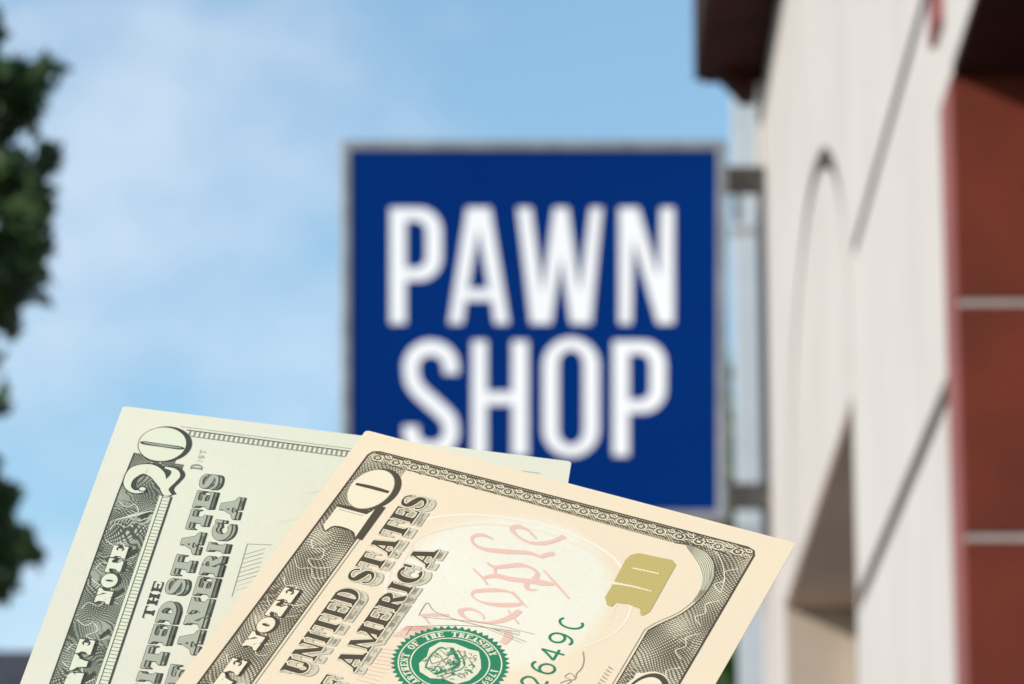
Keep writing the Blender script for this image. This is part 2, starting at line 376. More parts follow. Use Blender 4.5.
def far_tree(name, x, y, base_w, top, label, group, lm, n, leaf, slim):
    t = thing(name, (x, y, GZ-.13), label, 'tree', group); b = MB()
    for _ in range(n):
        z = rnd.uniform(.12, 1)
        prof = (math.sin(min(1, z*1.05)*math.pi*.93)**.6 if not slim else (1-z)**.45*min(1,(z)*5)**.5)
        a = rnd.uniform(0,6.28); r = base_w*prof*rnd.uniform(.3,1)
        c = (x+math.cos(a)*r, y+math.sin(a)*r, GZ+z*(top-GZ)); cr = base_w*(.22 if not slim else .3)
        leaf_cloud(b, rnd, c, (cr,cr,cr*(1.6 if slim else 1)), 110 if slim else 80, leaf)
    b.build('crown', lm, t, fix=False)
    b = MB(); b.tube((x,y,GZ-.13), (x,y,GZ+(top-GZ)*.5), .22, .12, 10); b.tube((x,y,GZ+(top-GZ)*.5), (x,y,top-.5), .12, .02, 8)
    b.build('trunk', M['bark'], t, fix=False); return t
far_tree('poplar_tree', 2.62, 60, .86, 15.35, 'tall slim pale green poplar showing between the sign and the pale downpipe', None, M['leaf_pale'], 420, .12, True)
far_tree('round_tree', 1.63, 30, .92, 5.75, 'bright green tree low down below the sign, beside the pale downpipe', None, M['leaf_fresh'], 240, .055, False)

# ------------------------------------------------------------------ house behind
hs = thing('house', (-8, 44, GZ-.13), 'distant house with a dark slate roof, low at the corner behind the banknotes', 'house')
b = MB().box(-14, -2.4, 40.5, 48, GZ-.13, 4.6); b.build('wall', M['render'], hs)
hr = MB().prism([(39.8,4.5),(44.2,7.84),(48.7,4.5),(48.7,4.35),(39.8,4.35)], [], lambda a, c, d: (d, a, c), -14.4, -2.0).build('roof', M['slate'], hs)
MB().box(-11.5,-10.7,43.8,44.6,7.2,8.7).build('chimney', M['red_tile'], hr)
for x in (-12.5,-9.5,-6.5,-4.2):
    for z in (-.6, 2.2):
        wn = MB().box(x-.6,x+.6,40.44,40.497,z,z+1.4).build('window', M['white_frame'], hs)
        MB().box(x-.52,x+.52,40.425,40.438,z+.08,z+1.32).build('pane', M['glass'], wn)

# ------------------------------------------------------------------ banknotes
# artwork is drawn in note millimetres: u along the note (0 = right-hand end), v down from its upper long edge
def ink(name, col, rough=.7): return mat(name, col, rough, spec=.25)[0]
def uvnodes(g):
    s = g.n('ShaderNodeSeparateXYZ'); g.put(s.inputs[0], g.n('ShaderNodeTexCoord').outputs['Object'])
    return g.mul(s.outputs[0], 1000.), g.mul(s.outputs[1], -1000.)
def paper_mat(name, edge, centre, ell):
    m, g, b = mat(name, edge, .75, spec=.2)
    u, v = uvnodes(g)
    du = g.mul(g.add(u, -ell[0]), 1/ell[2]); dv = g.mul(g.add(v, -ell[1]), 1/ell[3])
    d = g.m('SQRT', g.add(g.mul(du, du), g.mul(dv, dv)))
    tc = g.n('ShaderNodeTexCoord').outputs['Object']
    c = g.mix(g.ramp(g.add(d, g.mul(g.noise(tc, 120, 3), ell[4]*.6)), 1-ell[4]*.3, 1+ell[4]), centre, edge)
    fib = g.ramp(g.noise(tc, 900, 4, .7), .35, .75)
    c = g.mix(g.mul(fib, .10), c, tuple(x*.72 for x in edge))
    blot = g.ramp(g.noise(tc, 70, 3), .45, .75)
    c = g.mix(g.mul(blot, .22), c, tuple(x*y for x, y in zip(edge, (.93,.96,.93))))
    g.put(b.inputs['Base Color'], c)
    bp = g.n('ShaderNodeBump'); bp.inputs['Strength'].default_value = .6; bp.inputs['Distance'].default_value = .0004
    crease = g.m('POWER', g.m('ABSOLUTE', g.m('SUBTRACT', g.noise(tc, 26, 2, .45), .5)), .6)
    g.put(bp.inputs['Height'], g.add(g.mul(g.noise(tc, 1800, 4, .7), .12), g.add(g.mul(crease, .5), g.mul(g.noise(tc, 18, 1), 7.)))); g.put(b.inputs['Normal'], bp.outputs[0])
    return m
def guilloche(name, paper, inkc, p, k, seed):
    m, g, b = mat(name, paper, .75, spec=.2)
    u, v = uvnodes(g)
    s = g.sin; ad = g.add; mu = g.mul
    w1 = ad(mu(s(ad(mu(u, .50), seed)), 1.1), mu(s(ad(mu(v, 1.05), mu(u, .31))), .7))
    tcn = g.n('ShaderNodeTexCoord').outputs['Object']; nz_ = g.noise(tcn, 330, 2)
    w1 = ad(w1, mu(nz_, 1.6))
    w2 = ad(mu(s(ad(mu(u, .43), seed*2.1)), 1.2), mu(s(ad(mu(v, .9), mu(u, -.37))), .6))
    l1 = s(mu(ad(ad(mu(u, .62), mu(v, .75)), mu(w1, k)), 6.2832/p))
    l2 = s(mu(ad(ad(mu(u, .58), mu(v, -.80)), mu(w2, k)), 6.2832/p))
    l3 = s(mu(ad(ad(mu(u, .95), mu(v, .12)), mu(w1, -k*1.3)), 6.2832/(p*.95)))
    tone = ad(mu(s(ad(mu(u, .61), mu(v, .45))), .5), mu(s(ad(mu(u, -.27), mu(v, .95))), .5))      # lozenges of lighter engraving
    th = mu(tone, .55)
    q = lambda l, o: g.ramp(ad(l, ad(mu(th, 1.), o)), -.35, .45)
    sel = g.ramp(s(ad(mu(u, .35), mu(v, .22))), -.25, .25)
    a = g.m('MAXIMUM', q(l1, .05), q(l2, .0))
    bb = g.m('MAXIMUM', q(l3, .1), q(l1, -.35))
    f = ad(mu(a, sel), mu(bb, g.m('SUBTRACT', 1., sel)))
    g.put(b.inputs['Base Color'], g.mix(g.m('MULTIPLY', f, .93), paper, inkc))
    return m
def hatch(name, a, b_, p, ang, duty=.0):
    m, g, b = mat(name, a, .7, spec=.25); u, v = uvnodes(g)
    l = g.sin(g.mul(g.add(g.mul(u, math.cos(ang)), g.mul(v, math.sin(ang))), 6.2832/p))
    g.put(b.inputs['Base Color'], g.mix(g.ramp(g.add(l, duty), -.6, .6), a, b_)); return m

class Art:
    def __init__(s, mats): s.names = list(mats); s.mats = [mats[k] for k in s.names]; s.v = []; s.f = []; s.mi = []; s.n = 0
    def poly(s, pts, layer, m, holes=()):
        z = (layer*.012 + (s.n % 12)*.0008 + .004)*1e-3; s.n += 1
        loops = [list(pts)] + [list(h) for h in holes]
        flat = [p for l in loops for p in l]; k = len(s.v); s.v += [(p[0]*1e-3, -p[1]*1e-3, z) for p in flat]
        if len(loops) == 1 and len(pts) <= 4: fs = [tuple(range(len(pts)))]
        else: fs = tessellate_polygon([[Vector((a, b, 0)) for a, b in l] for l in loops])
        for f in fs:
            P = [flat[i] for i in f]; ar = sum(P[i][0]*-P[(i+1)%len(P)][1]+P[(i+1)%len(P)][0]*P[i][1] for i in range(len(P)))
            f = tuple(f) if ar > 0 else tuple(f)[::-1]
            s.f.append(tuple(k+i for i in f)); s.mi.append(s.names.index(m))
    def stroke(s, pts, wd, layer, m, smooth=6):
        P = cat(pts, smooth) if smooth and len(pts) > 2 else list(pts); n = len(P)
        if isinstance(wd, (list, tuple)):
            k = len(wd)-1; W = []
            for i in range(n):
                t = i/(n-1)*k; j = min(int(t), k-1); W.append(wd[j]+(wd[j+1]-wd[j])*(t-j))
        else: W = [wd]*n
        L = []; Q = []
        for i in range(n):
            a = Vector(P[max(i-1,0)]); b = Vector(P[min(i+1,n-1)]); d = (b-a); d = d.normalized() if d.length > 1e-6 else Vector((1,0))
            nn = Vector((-d.y, d.x))*W[i]/2; p = Vector(P[i]); L.append(tuple(p+nn)); Q.append(tuple(p-nn))
        z = (layer*.012 + (s.n % 12)*.0008 + .004)*1e-3; s.n += 1; k = len(s.v)
        s.v += [(p[0]*1e-3, -p[1]*1e-3, z) for p in L+Q]
        for i in range(n-1):
            f = (k+i, k+i+1, k+n+i+1, k+n+i); P4 = [s.v[j] for j in f]
            ar = sum(P4[a][0]*P4[(a+1)%4][1]-P4[(a+1)%4][0]*P4[a][1] for a in range(4))
            s.f.append(f if ar > 0 else f[::-1]); s.mi.append(s.names.index(m))
    def build(s, name, parent):
        me = bpy.data.meshes.new(name); me.from_pydata(s.v, [], s.f)
        used = sorted(set(s.mi)); me.polygons.foreach_set('material_index', [used.index(i) for i in s.mi])
        return link(name, me, [s.mats[i] for i in used], parent)
def ell(cx, cy, rx, ry, n=40, p=2.): 
    out = []
    for i in range(n):
        t = 2*math.pi*i/n; c, q = math.cos(t), math.sin(t)
        out.append((cx+rx*math.copysign(abs(c)**(2/p), c), cy+ry*math.copysign(abs(q)**(2/p), q)))
    return out
# engraved roman capitals: list of polygons in a box w x h, y up
def glyph(ch, w, h, st, th):
    V = lambda x0, x1, y0=0., y1=h: [(x0,y0),(x1,y0),(x1,y1),(x0,y1)]
    sf = min(st*.42, w*.16); ps = []
    def foot(x0, x1, bot=True, top=True):
        if bot: ps.append([(x0-sf,0),(x1+sf,0),(x1+sf,th*.7),(x1,th*1.7),(x0,th*1.7),(x0-sf,th*.7)])
        if top: ps.append([(x0-sf,h),(x0-sf,h-th*.7),(x0,h-th*1.7),(x1,h-th*1.7),(x1+sf,h-th*.7),(x1+sf,h)])
    def ring(cx, cy, rx, ry, ix, iy, a0, a1, n=18):
        o = []; q = []
        for i in range(n+1):
            t = R(a0+(a1-a0)*i/n); o.append((cx+rx*math.cos(t), cy+ry*math.sin(t))); q.append((cx+ix*math.cos(t), cy+iy*math.sin(t)))
        for i in range(n): ps.append([o[i], o[i+1], q[i+1], q[i]])
    def rib(pts, wd):
        P = cat(pts, 5); n = len(P); k = len(wd)-1; L = []
        for i in range(n):
            t = i/(n-1)*k; j = min(int(t), k-1); W = wd[j]+(wd[j+1]-wd[j])*(t-j)
            d = (Vector(P[min(i+1,n-1)])-Vector(P[max(i-1,0)])).normalized(); nn = Vector((-d.y, d.x))*W/2; p = Vector(P[i]); L.append((tuple(p+nn), tuple(p-nn)))
        for i in range(n-1): ps.append([L[i][0], L[i+1][0], L[i+1][1], L[i][1]])
    tn = max(th, st*.28)
    if ch == 'I': x = (w-st)/2; ps.append(V(x, x+st)); foot(x, x+st)
    elif ch == 'T':
        x = (w-st)/2; ps.append(V(x, x+st)); foot(x, x+st, True, False); ps.append(V(0, w, h-th, h))
        ps.append([(0,h-th),(th,h-th),(0,h*.66)]); ps.append([(w-th,h-th),(w,h-th),(w,h*.66)])
    elif ch in 'EF':
        x = sf; ps.append(V(x, x+st)); foot(x, x+st); ps.append(V(x+st, w, h-th, h)); ps.append([(w-th*1.4,h-th),(w,h-th),(w,h*.67)])
        ps.append(V(x+st, w*.78, h*.5-th*.5, h*.5+th*.5)); ps.append([(w*.78,h*.34),(w*.78,h*.66),(w*.62,h*.5)])
        if ch == 'E': ps.append(V(x+st, w, 0, th)); ps.append([(w-th*1.4,th),(w,th),(w,h*.35)][::-1])
    elif ch == 'N':
        ps.append(V(sf, sf+tn)); ps.append(V(w-sf-tn, w-sf)); ps.append([(sf*.2,h),(sf*.2+st,h),(w-sf,0),(w-sf-st*.8,0)]); foot(sf, sf+tn, True, False); foot(w-sf-tn, w-sf, False, True)
    elif ch == 'H': ps.append(V(sf, sf+st)); ps.append(V(w-sf-st, w-sf)); ps.append(V(sf+st, w-sf-st, h*.5-th*.5, h*.5+th*.5)); foot(sf, sf+st); foot(w-sf-st, w-sf)
    elif ch == 'M':
        ps.append(V(sf, sf+tn)); ps.append(V(w-sf-st, w-sf)); ps.append([(sf*.4,h),(sf*.4+st,h),(w*.5+st*.25,0),(w*.5-st*.35,0)]); ps.append([(w-sf-tn,h),(w-sf,h),(w*.5+st*.1,0),(w*.5-tn,0)][::-1])
        foot(sf, sf+tn, True, False); foot(w-sf-st, w-sf)
    elif ch == 'A':
        ps.append([(w*.5-st*.5,h),(w*.5+st*.45,h),(w-sf,0),(w-sf-st,0)]); ps.append([(w*.5-st*.2,h),(w*.5+tn-st*.2,h),(sf+tn,0),(sf,0)][::-1])
        ps.append(V(w*.25, w*.68, h*.30, h*.30+th)); foot(sf, sf+tn, True, False); foot(w-sf-st, w-sf, True, False)
    elif ch == 'V':
        ps.append([(sf,h),(sf+st,h),(w*.5+st*.4,0),(w*.5-st*.4,0)]); ps.append([(w-sf-tn,h),(w-sf,h),(w*.5+st*.3,0),(w*.5,0)][::-1]); foot(sf, sf+st, False, True); foot(w-sf-tn, w-sf, False, True)
    elif ch == 'Y':
        ps.append(V((w-st)/2, (w+st)/2, 0, h*.5)); ps.append([(sf,h),(sf+st,h),(w*.5+st*.5,h*.45),(w*.5-st*.5,h*.45)]); ps.append([(w-sf-tn,h),(w-sf,h),(w*.5+st*.5,h*.45),(w*.5,h*.45)][::-1]); foot((w-st)/2, (w+st)/2, True, False)
    elif ch == 'U':
        ps.append(V(sf, sf+st, h*.3, h)); ps.append(V(w-sf-tn, w-sf, h*.3, h)); ring(w*.5, h*.3, w*.5-sf, h*.3, w*.5-sf-st*.8, h*.3-th, 180, 360); foot(sf, sf+st, False, True); foot(w-sf-tn, w-sf, False, True)
    elif ch == 'D':
        ps.append(V(sf, sf+st)); foot(sf, sf+st); ring(sf+st, h*.5, w-sf-st, h*.5, w-sf-st-st*.95, h*.5-th, -90, 90)
    elif ch in 'PR':
        ps.append(V(sf, sf+st)); foot(sf, sf+st); ring(sf+st, h*.73, (w-sf-st)*.86, h*.27, (w-sf-st)*.86-st*.8, h*.27-th, -90, 90, 12)
        if ch == 'R': ps.append([(sf+st,h*.5),(sf+st+st*.9,h*.5),(w,0),(w-st*1.1,0)])
    elif ch == 'O': ring(w*.5, h*.5, w*.5, h*.53, w*.5-st, h*.5-th, 0, 360, 28)
    elif ch == 'C':
        ring(w*.52, h*.5, w*.52, h*.53, w*.52-st, h*.5-th, 50, 310, 24); ps.append(V(w*.86, w*.98, h*.62, h)); 
    elif ch == 'S': st = min(st, h*.34); rib([(w*.9,h*.72),(w*.78,h*.92),(w*.48,h*.985),(w*.17,h*.86),(w*.17,h*.64),(w*.5,h*.5),(w*.84,h*.36),(w*.84,h*.14),(w*.5,h*.015),(w*.2,h*.08),(w*.08,h*.29)], [th*1.6,th,th,st*.6,st*.9,st*1.1,st*.9,st*.6,th,th,th*1.6])
    elif ch == '1': ps.append(V((w-st)/2, (w+st)/2)); foot((w-st)/2, (w+st)/2, True, False)
    elif ch == '7': ps.append(V(w*.1, w*.9, h-th*1.5, h)); ps.append([(w*.6,h-th),(w*.9,h-th),(w*.5,0),(w*.25,0)][::-1])
    elif ch == '8': ring(w*.5,h*.73,w*.36,h*.27,w*.36-st*.6,h*.27-th,0,360,14); ring(w*.5,h*.27,w*.42,h*.27,w*.42-st*.7,h*.27-th,0,360,14)
    elif ch == '9': ring(w*.5,h*.66,w*.4,h*.34,w*.4-st*.7,h*.34-th,0,360,16); rib([(w*.86,h*.66),(w*.8,h*.3),(w*.4,h*.04)],[st*.7,st*.6,th])
    return ps
def place(ps, u, v): return [[(u+x, v-y) for x, y in p] for p in ps]          # v is the baseline
def layout(word, u0, u1, gap, weights={'I': .52, 'M': 1.35, 'N': 1.08, 'A': 1.12, 'O': 1.02, 'S': .86, 'E': .88, 'T': 1.02}):
    ws = [weights.get(c, 1.) for c in word]; k = (u1-u0-gap*(len(word)-1))/sum(ws); out = []; u = u0
    for c, w_ in zip(word, ws): out.append((c, u, w_*k)); u += w_*k+gap
    return out
DIRS = [(math.cos(2*math.pi*i/10), math.sin(2*math.pi*i/10)) for i in range(10)]
def fat(A, polys, r, du, dv, layer, m):
    for x, y in DIRS:
        for p in polys: A.poly([(a+x*r+du, b+y*r+dv) for a, b in p], layer, m)
def sheet_note(name, mats, loc, X, Y, label, sc=1.):
    t = thing(name, (0,0,0), label, 'banknote', None)
    X, Y = Vector(X).normalized(), Vector(Y).normalized(); N = X.cross(Y).normalized(); Y = N.cross(X)
    mw = Matrix.Identity(4)
    for i in range(3): mw[i][0], mw[i][1], mw[i][2], mw[i][3] = X[i]*sc, Y[i]*sc, N[i]*sc, loc[i]*sc
    t.matrix_world = mw; return t
def paper_body(parent, m, name='paper'):
    L, W, T = .156, .0663, .00011; rr = .0006; pts = []
    for cx, cy, a0 in ((-rr,-rr,0),(-L+rr,-rr,90),(-L+rr,-W+rr,180),(-rr,-W+rr,270)):
        for i in range(5): t = R(a0+i*22.5); pts.append((cx+rr*math.cos(t), cy+rr*math.sin(t)))
    b = MB(); b.prism(pts, [], lambda a, c, d: (a, c, d), -T, 0); me_o = b.build(name, m, None); me_o.parent = parent; return me_o

P10E, P10C = (.80,.63,.435), (.79,.71,.565)
P20E, P20C = (.76,.695,.53), (.745,.70,.525)
INK = (.080,.060,.034)
cream10 = ink('bare_paper_tint', (.80,.665,.465)); 
m10 = dict(guil=guilloche('fine_engraving', (.68,.58,.40), INK, .40, .30, 1.3), ink=ink('black_ink', INK), cream=cream10,
     soft=ink('faded_black_ink', (.32,.27,.18)), grey=hatch('grey_line_shading', (.70,.60,.43), (.55,.475,.335), .22, .0), pale=ink('pale_line_ink', (.81,.70,.545)),
     peach=ink('peach_tint', (.79,.64,.47)), rose=ink('pale_red_ink', (.76,.465,.37)), red=ink('stronger_red_ink', (.72,.24,.17)), green=ink('green_ink', (.024,.20,.092)),
     gold=hatch('metallic_gold_ink', (.42,.31,.085), (.58,.455,.165), .36, .7), scroll=hatch('border_engraving', (.16,.13,.08), (.50,.42,.27), .33, .9), centre=ink('seal_paper_tint', (.72,.66,.47)))
ten = sheet_note('banknote', None, (-0.02466,0.56954,0.13368), (0.36756,0.62214,0.69126), (-0.92926,0.21616,0.29957),
     'peach toned ten dollar banknote with green seal and red script, in front of the other', .988)
paper_body(ten, paper_mat('ten_note_paper', P10E, P10C, (-27.5,32.2,17.2,15.0,.16)))
A = Art(m10)
def rpoly(u0, u1, v0, v1, r=.0, n=5):
    if not r: return [(u0,v0),(u1,v0),(u1,v1),(u0,v1)]
    o = []
    for cx, cy, a0 in ((u1-r,v0+r,-90),(u1-r,v1-r,0)):
        for i in range(n+1): t = R(a0+i*90/n); o.append((cx+r*math.cos(t), cy+r*math.sin(t)))
    return [(u0,v0)] + o + [(u0,v1)]
# upper band, end border, lower band
A.poly([(-156,2.75),(-5.6,2.75),(-4.6,3.1),(-4.1,4.0),(-4.1,9.2),(-156,9.2)], 1, 'guil')
A.stroke([(-156,2.75),(-5.6,2.75),(-4.6,3.1),(-4.15,4.0),(-3.95,20),(-3.8,40),(-3.75,60.4),(-4.2,61.4),(-5.2,61.8),(-156,61.8)], .28, 3, 'ink', 0)
A.stroke([(-156,9.25),(-24,9.25)], .16, 3, 'ink', 0); A.stroke([(-156,9.75),(-24.2,9.75)], .12, 3, 'soft', 0)
low = [(-156,54.1),(-38.4,54.1),(-27.2,54.0),(-25.2,55.0),(-22.0,56.9),(-18.6,58.0),(-15.4,58.5),(-12.1,58.3),(-9.2,57.2),(-7.4,55.6),(-6.7,53.6),(-6.8,52.2),(-7.05,50.6)]
A.poly(low + [(-7.0,48),(-3.9,48),(-3.75,60.4),(-4.2,61.4),(-5.2,61.8),(-156,61.8)], 1, 'guil')
A.stroke(low[:3], .16, 3, 'ink', 0); A.stroke(low[2:], .16, 3, 'ink', 3)
A.stroke([(a, b-.5) for a, b in low[:3]], .12, 3, 'soft', 0)
A.stroke([(-27.2,53.5),(-25.0,54.5),(-21.9,56.4),(-18.5,57.5),(-15.4,58.0),(-12.3,57.8),(-9.6,56.8),(-7.9,55.3),(-7.1,53.6)], .1, 3, 'soft', 4)
out_ = low[3:12]; inn = [(-25.0,54.9),(-21.9,56.6),(-18.9,57.3),(-15.9,57.4),(-13.2,56.8),(-11.2,55.7),(-9.6,54.4),(-8.3,53.3),(-7.4,52.6)]
A.poly(out_[3:] + inn[3:][::-1], 2, 'centre')
for k in range(1, 8):
    t = k/8; A.stroke([(a[0]+(b[0]-a[0])*t, a[1]+(b[1]-a[1])*t) for a, b in zip(out_, inn)][2:], [.03,.10,.16,.18,.16], 3, 'soft', 4)
# scrolled end border
A.poly([(-6.3,3.0),(-4.15,4.0),(-3.95,20),(-3.8,40),(-3.8,50),(-7.1,50),(-6.85,30),(-6.7,9.5)], 2, 'scroll')
A.stroke([(-4.6,3.4),(-4.45,20),(-4.3,40),(-4.25,50)], .35, 3, 'ink', 0)
for k in range(20):
    v = 4.3+k*2.9; uo = -4.15+.006*v; ph = k % 2
    for r, w_, mm in ((.78, .17, 'cream'), (.42, .13, 'ink'), (.2,.2,'cream')):
        A.stroke([(uo-1.55+r*math.cos(t*.55+.4), v+r*math.sin(t*.55+.4)) for t in range(11)], w_, 4, mm, 2)
    A.stroke([(uo-.55,v+.9),(uo-1.1,v+1.3),(uo-1.0,v+1.9),(uo-.5,v+1.7),(uo-.6,v+1.2)], .19, 4, 'cream', 3)
    A.stroke([(uo-2.3,v+.6),(uo-1.7,v+1.5),(uo-2.2,v+2.2)], .15, 4, 'cream', 3); A.stroke([(uo-2.6,v-.6),(uo-2.45,v+.4),(uo-2.75,v+1.5)], .2, 4, 'ink', 3)
    A.stroke([(uo-1.2,v+1.0),(uo-1.35,v+1.6),(uo-1.1,v+2.1)], .2, 4, 'ink', 3)
for k in range(9):
    u0 = -27.5-k*9.3
    A.stroke([(u0,3.6),(u0-1.6,4.6),(u0-1.2,6.0),(u0-3.4,6.6),(u0-4.2,5.0),(u0-5.6,6.6),(u0-4.6,8.6)], .13, 2, 'cream', 5)
    A.stroke([(u0-5.0,3.3),(u0-6.6,4.6),(u0-6.0,6.2),(u0-7.8,7.3),(u0-7.2,8.8)], .11, 2, 'cream', 5)
for k in range(5):
    u0 = -9-k*8
    A.stroke([(u0,60.8),(u0-1.5,59.3),(u0-3.4,59.9),(u0-4.8,58.9),(u0-6.3,60.3)], .13, 2, 'cream', 5)
A.stroke([(-5.2,52),(-5.6,54.5),(-7.5,57.4),(-11.5,59.6),(-15,60.3)], .13, 2, 'cream', 5)
# lettering
def engraved10(word, u0, u1, vt, vb):
    for c, u, w_ in layout(word, u0, u1, .24):
        g_ = place(glyph(c, w_, vb-vt, min(w_*.30, 1.15) if c != 'I' else w_*.5, .24), u, vb)
        for s_ in (.45, .95, 1.4): fat(A, g_, .20, s_*.08, s_*.80, 4, 'grey')
        for s_ in (1.44,): fat(A, g_, .20, s_*.09, s_*.84, 3, 'soft')
        fat(A, g_, .27, .05, .08, 5, 'soft'); fat(A, g_, .20, .02, .02, 6, 'cream')
        for p in g_: A.poly(p, 8, 'ink')
engraved10('UNITED', -55.8, -35.5, 11.6, 15.0); engraved10('STATES', -33.8, -11.9, 11.6, 15.0)
engraved10('OF', -61.6, -53.9, 17.7, 20.9); engraved10('AMERICA', -52.0, -22.4, 17.7, 20.9)
def reversed10(word, u0, u1, vt, vb, A=A):
    for c, u, w_ in layout(word, u0, u1, .30):
        g_ = place(glyph(c, w_, vb-vt, w_*.40 if c != 'I' else w_*.6, .42), u, vb)
        fat(A, g_, .25, .16, .30, 4, 'ink'); fat(A, g_, .14, 0, 0, 5, 'ink'); fat(A, g_, .05, 0, 0, 6, 'cream')
        for p in g_: A.poly(p, 7, 'cream')
reversed10('NOTE', -53.2, -38.9, 4.75, 6.85); reversed10('RESERVE', -80.6, -55.9, 4.75, 6.85); reversed10('FEDERAL', -107, -83, 4.75, 6.85)
# pale oval rings behind the script
A.stroke([(-40,20.5),(-33,17.3),(-25,15.6),(-19.5,15.4),(-16.0,16.8),(-12.6,22.2),(-10.9,29.5),(-11.0,35.9),(-12.7,41.9),(-15.6,45.9),(-19.8,48.9),(-25.4,50.4),(-30.0,49.8),(-34.0,47.3)], [.3,.5,.7,.6,.5,.5,.5,.5,.4,.3,.3], 1, 'pale', 6)
A.stroke([(-38,21.5),(-30,18.0),(-24,17.2),(-20.0,17.6),(-14.6,23.3),(-12.5,30.2),(-12.7,35.6),(-14.3,41.4),(-17.3,45.1),(-21.6,47.6),(-27,48.3)], [.2,.3,.3,.35,.3,.25,.2], 1, 'peach', 6)
# red pen script
A2 = A
for pts, wd in (
 ([(-14.2,32.4),(-12.9,30.6),(-12.6,29.0),(-13.5,28.4),(-14.7,29.7),(-15.4,31.6),(-14.9,33.5),(-13.6,34.9),(-12.0,35.8)], [.3,.4,1.,.8,.4,.5,.9,.8,.9]),
 ([(-16.8,26.9),(-16.5,25.3),(-17.0,24.3),(-18.0,24.1),(-19.2,25.2),(-19.4,27.1),(-18.6,30.0),(-17.7,32.7),(-18.0,34.8)], [.25,.7,.75,.4,.5,.9,1.05,.8,.3]),
 ([(-18.1,34.6),(-17.3,34.9),(-16.3,35.9)], [.6,.9,.9]),
 ([(-22.1,28.1),(-22.7,29.3),(-21.9,30.8),(-20.9,32.3),(-20.7,33.9),(-21.5,35.4),(-22.9,35.6)], [.2,.6,.9,1.,.5,.5,1.1]),
 ([(-22.8,29.5),(-24.4,30.3)], [.5,.3]),
 ([(-24.2,26.8),(-25.7,28.9)], [.2,.35]),
 ([(-25.7,28.9),(-24.5,30.3),(-24.3,32.6),(-23.7,34.9),(-23.3,36.8),(-23.0,38.5)], [.5,1.0,.95,1.,1.2,.5]),
 ([(-25.8,29.0),(-26.8,30.1)], .3), ([(-20.5,35.9),(-22.9,38.9),(-25.1,41.6)], [.2,.4,.25]), ([(-24.0,34.8),(-25.4,35.5),(-25.1,36.8)], [.9,.6,.2]),
 ([(-28.1,35.4),(-27.1,33.5),(-27.6,31.3),(-28.8,29.2),(-29.9,29.0),(-30.7,30.4),(-30.6,32.4),(-29.9,34.3),(-28.9,35.9),(-28.1,35.4)], [.3,.4,.9,.8,.3,.3,.8,1.,.6,.3]),
 ([(-26.9,33.7),(-29.3,36.9)], [.5,.2]),
 ([(-34.2,32.5),(-33.2,31.8),(-32.8,30.0),(-33.7,28.9),(-34.7,29.6),(-35.1,31.2),(-34.7,33.2),(-33.5,34.8),(-31.8,35.9),(-30.3,36.3)], [.2,.25,.5,.9,.6,.3,.5,.9,1.0,.9]),
 ([(-31.0,34.8),(-33.2,37.3)], .25), ([(-37.0,24.0),(-36.0,26.0),(-35.3,27.8)], [.3,.75,.4]), ([(-36.9,24.7),(-38.2,26.1)], .3),
 ([(-35.2,36.4),(-36.5,37.0),(-38.1,36.8)], [.8,1.3,1.0])):
    A.stroke(pts, wd, 2, 'rose', 5)
for k in range(9): A.stroke([(-39.9-k*.35,23.4-k*.12),(-38.5-k*.45,27.6-k*.35)], .16, 2, 'red' if k < 4 else 'rose', 0)
for k in range(10): A.stroke([(-46-k*.8,21.6),(-45-k*.9,25.6-k*.1)], .13, 2, 'rose', 0)
for pts, w_ in (([(-37.0,24.0),(-34.0,24.0),(-35.4,25.8),(-35.8,30.0),(-35.4,38.3)], .12), ([(-39.7,24.1),(-36.6,30.5),(-35.2,35.9),(-34.8,38.1)], .10), ([(-39.7,24.1),(-41.8,24.1)], .10),
    ([(-37.2,24.6),(-34.9,33),(-34.4,40.1)], .08), ([(-35.6,34.2),(-36.4,39.6)], .1), ([(-35.9,33.6),(-36.9,39.2)], .08),
    ([(-35.2,47.5),(-37.0,48.3),(-38.6,48.6),(-40.0,48.4),(-41.2,48.6),(-41.9,47.7),(-42.8,47.1)], .16), ([(-41.0,48.6),(-40.2,47.6),(-41.3,47.2),(-41.6,48.3),(-42.6,48.0)], .13)):
    A.stroke(pts, w_, 3, 'soft', 5)
for k in range(7): A.stroke([(-36.7-k*.75,51.7),(-37.2-k*.75,52.6)], .13, 3, 'soft', 0); A.stroke([(-37.2-k*.75,52.6),(-37.0-k*.75,51.8)], .08, 3, 'soft', 0)
paper10 = A.build('printed_design', ten)
# numerals
N1 = Art(m10)
def big_one():
    o = [(-24.3,3.7),(-24.9,8.6),(-24.4,9.5),(-16.6,9.5),(-16.6,8.7),(-18.7,8.2),(-18.7,3.5)]
    fl = [(-23.4,4.0),(-23.6,5.0),(-23.4,8.0),(-24.2,8.9),(-17.2,8.9),(-19.1,8.0),(-19.1,4.1)]
    N1.poly([(a+.05,b-.25) for a,b in fl[::-1]], 4, 'ink'); N1.poly(o, 3, 'guil')
    N1.poly([(-24.5,8.9),(-16.4,8.9),(-16.2,10.1),(-24.7,10.1)], 5, 'ink'); N1.poly([(-18.9,3.5),(-18.35,3.6),(-17.9,6.2),(-17.9,8.3),(-18.9,8.2)], 5, 'ink')
    N1.poly([(-18.9,3.75),(-18.9,8.3),(-17.4,8.9),(-24.6,9.0),(-23.4,8.2),(-23.0,6.4),(-23.4,5.1),(-24.8,4.5),(-23.8,3.75)], 6, 'cream')
    N1.stroke([(-23.8,3.7),(-24.9,4.5),(-23.45,5.1),(-23.05,6.4),(-23.45,8.2),(-24.7,9.0)], .16, 7, 'ink', 4)
    N1.stroke([(-19.4,4.2),(-19.4,8.0)], .12, 7, 'soft', 0)
big_one()
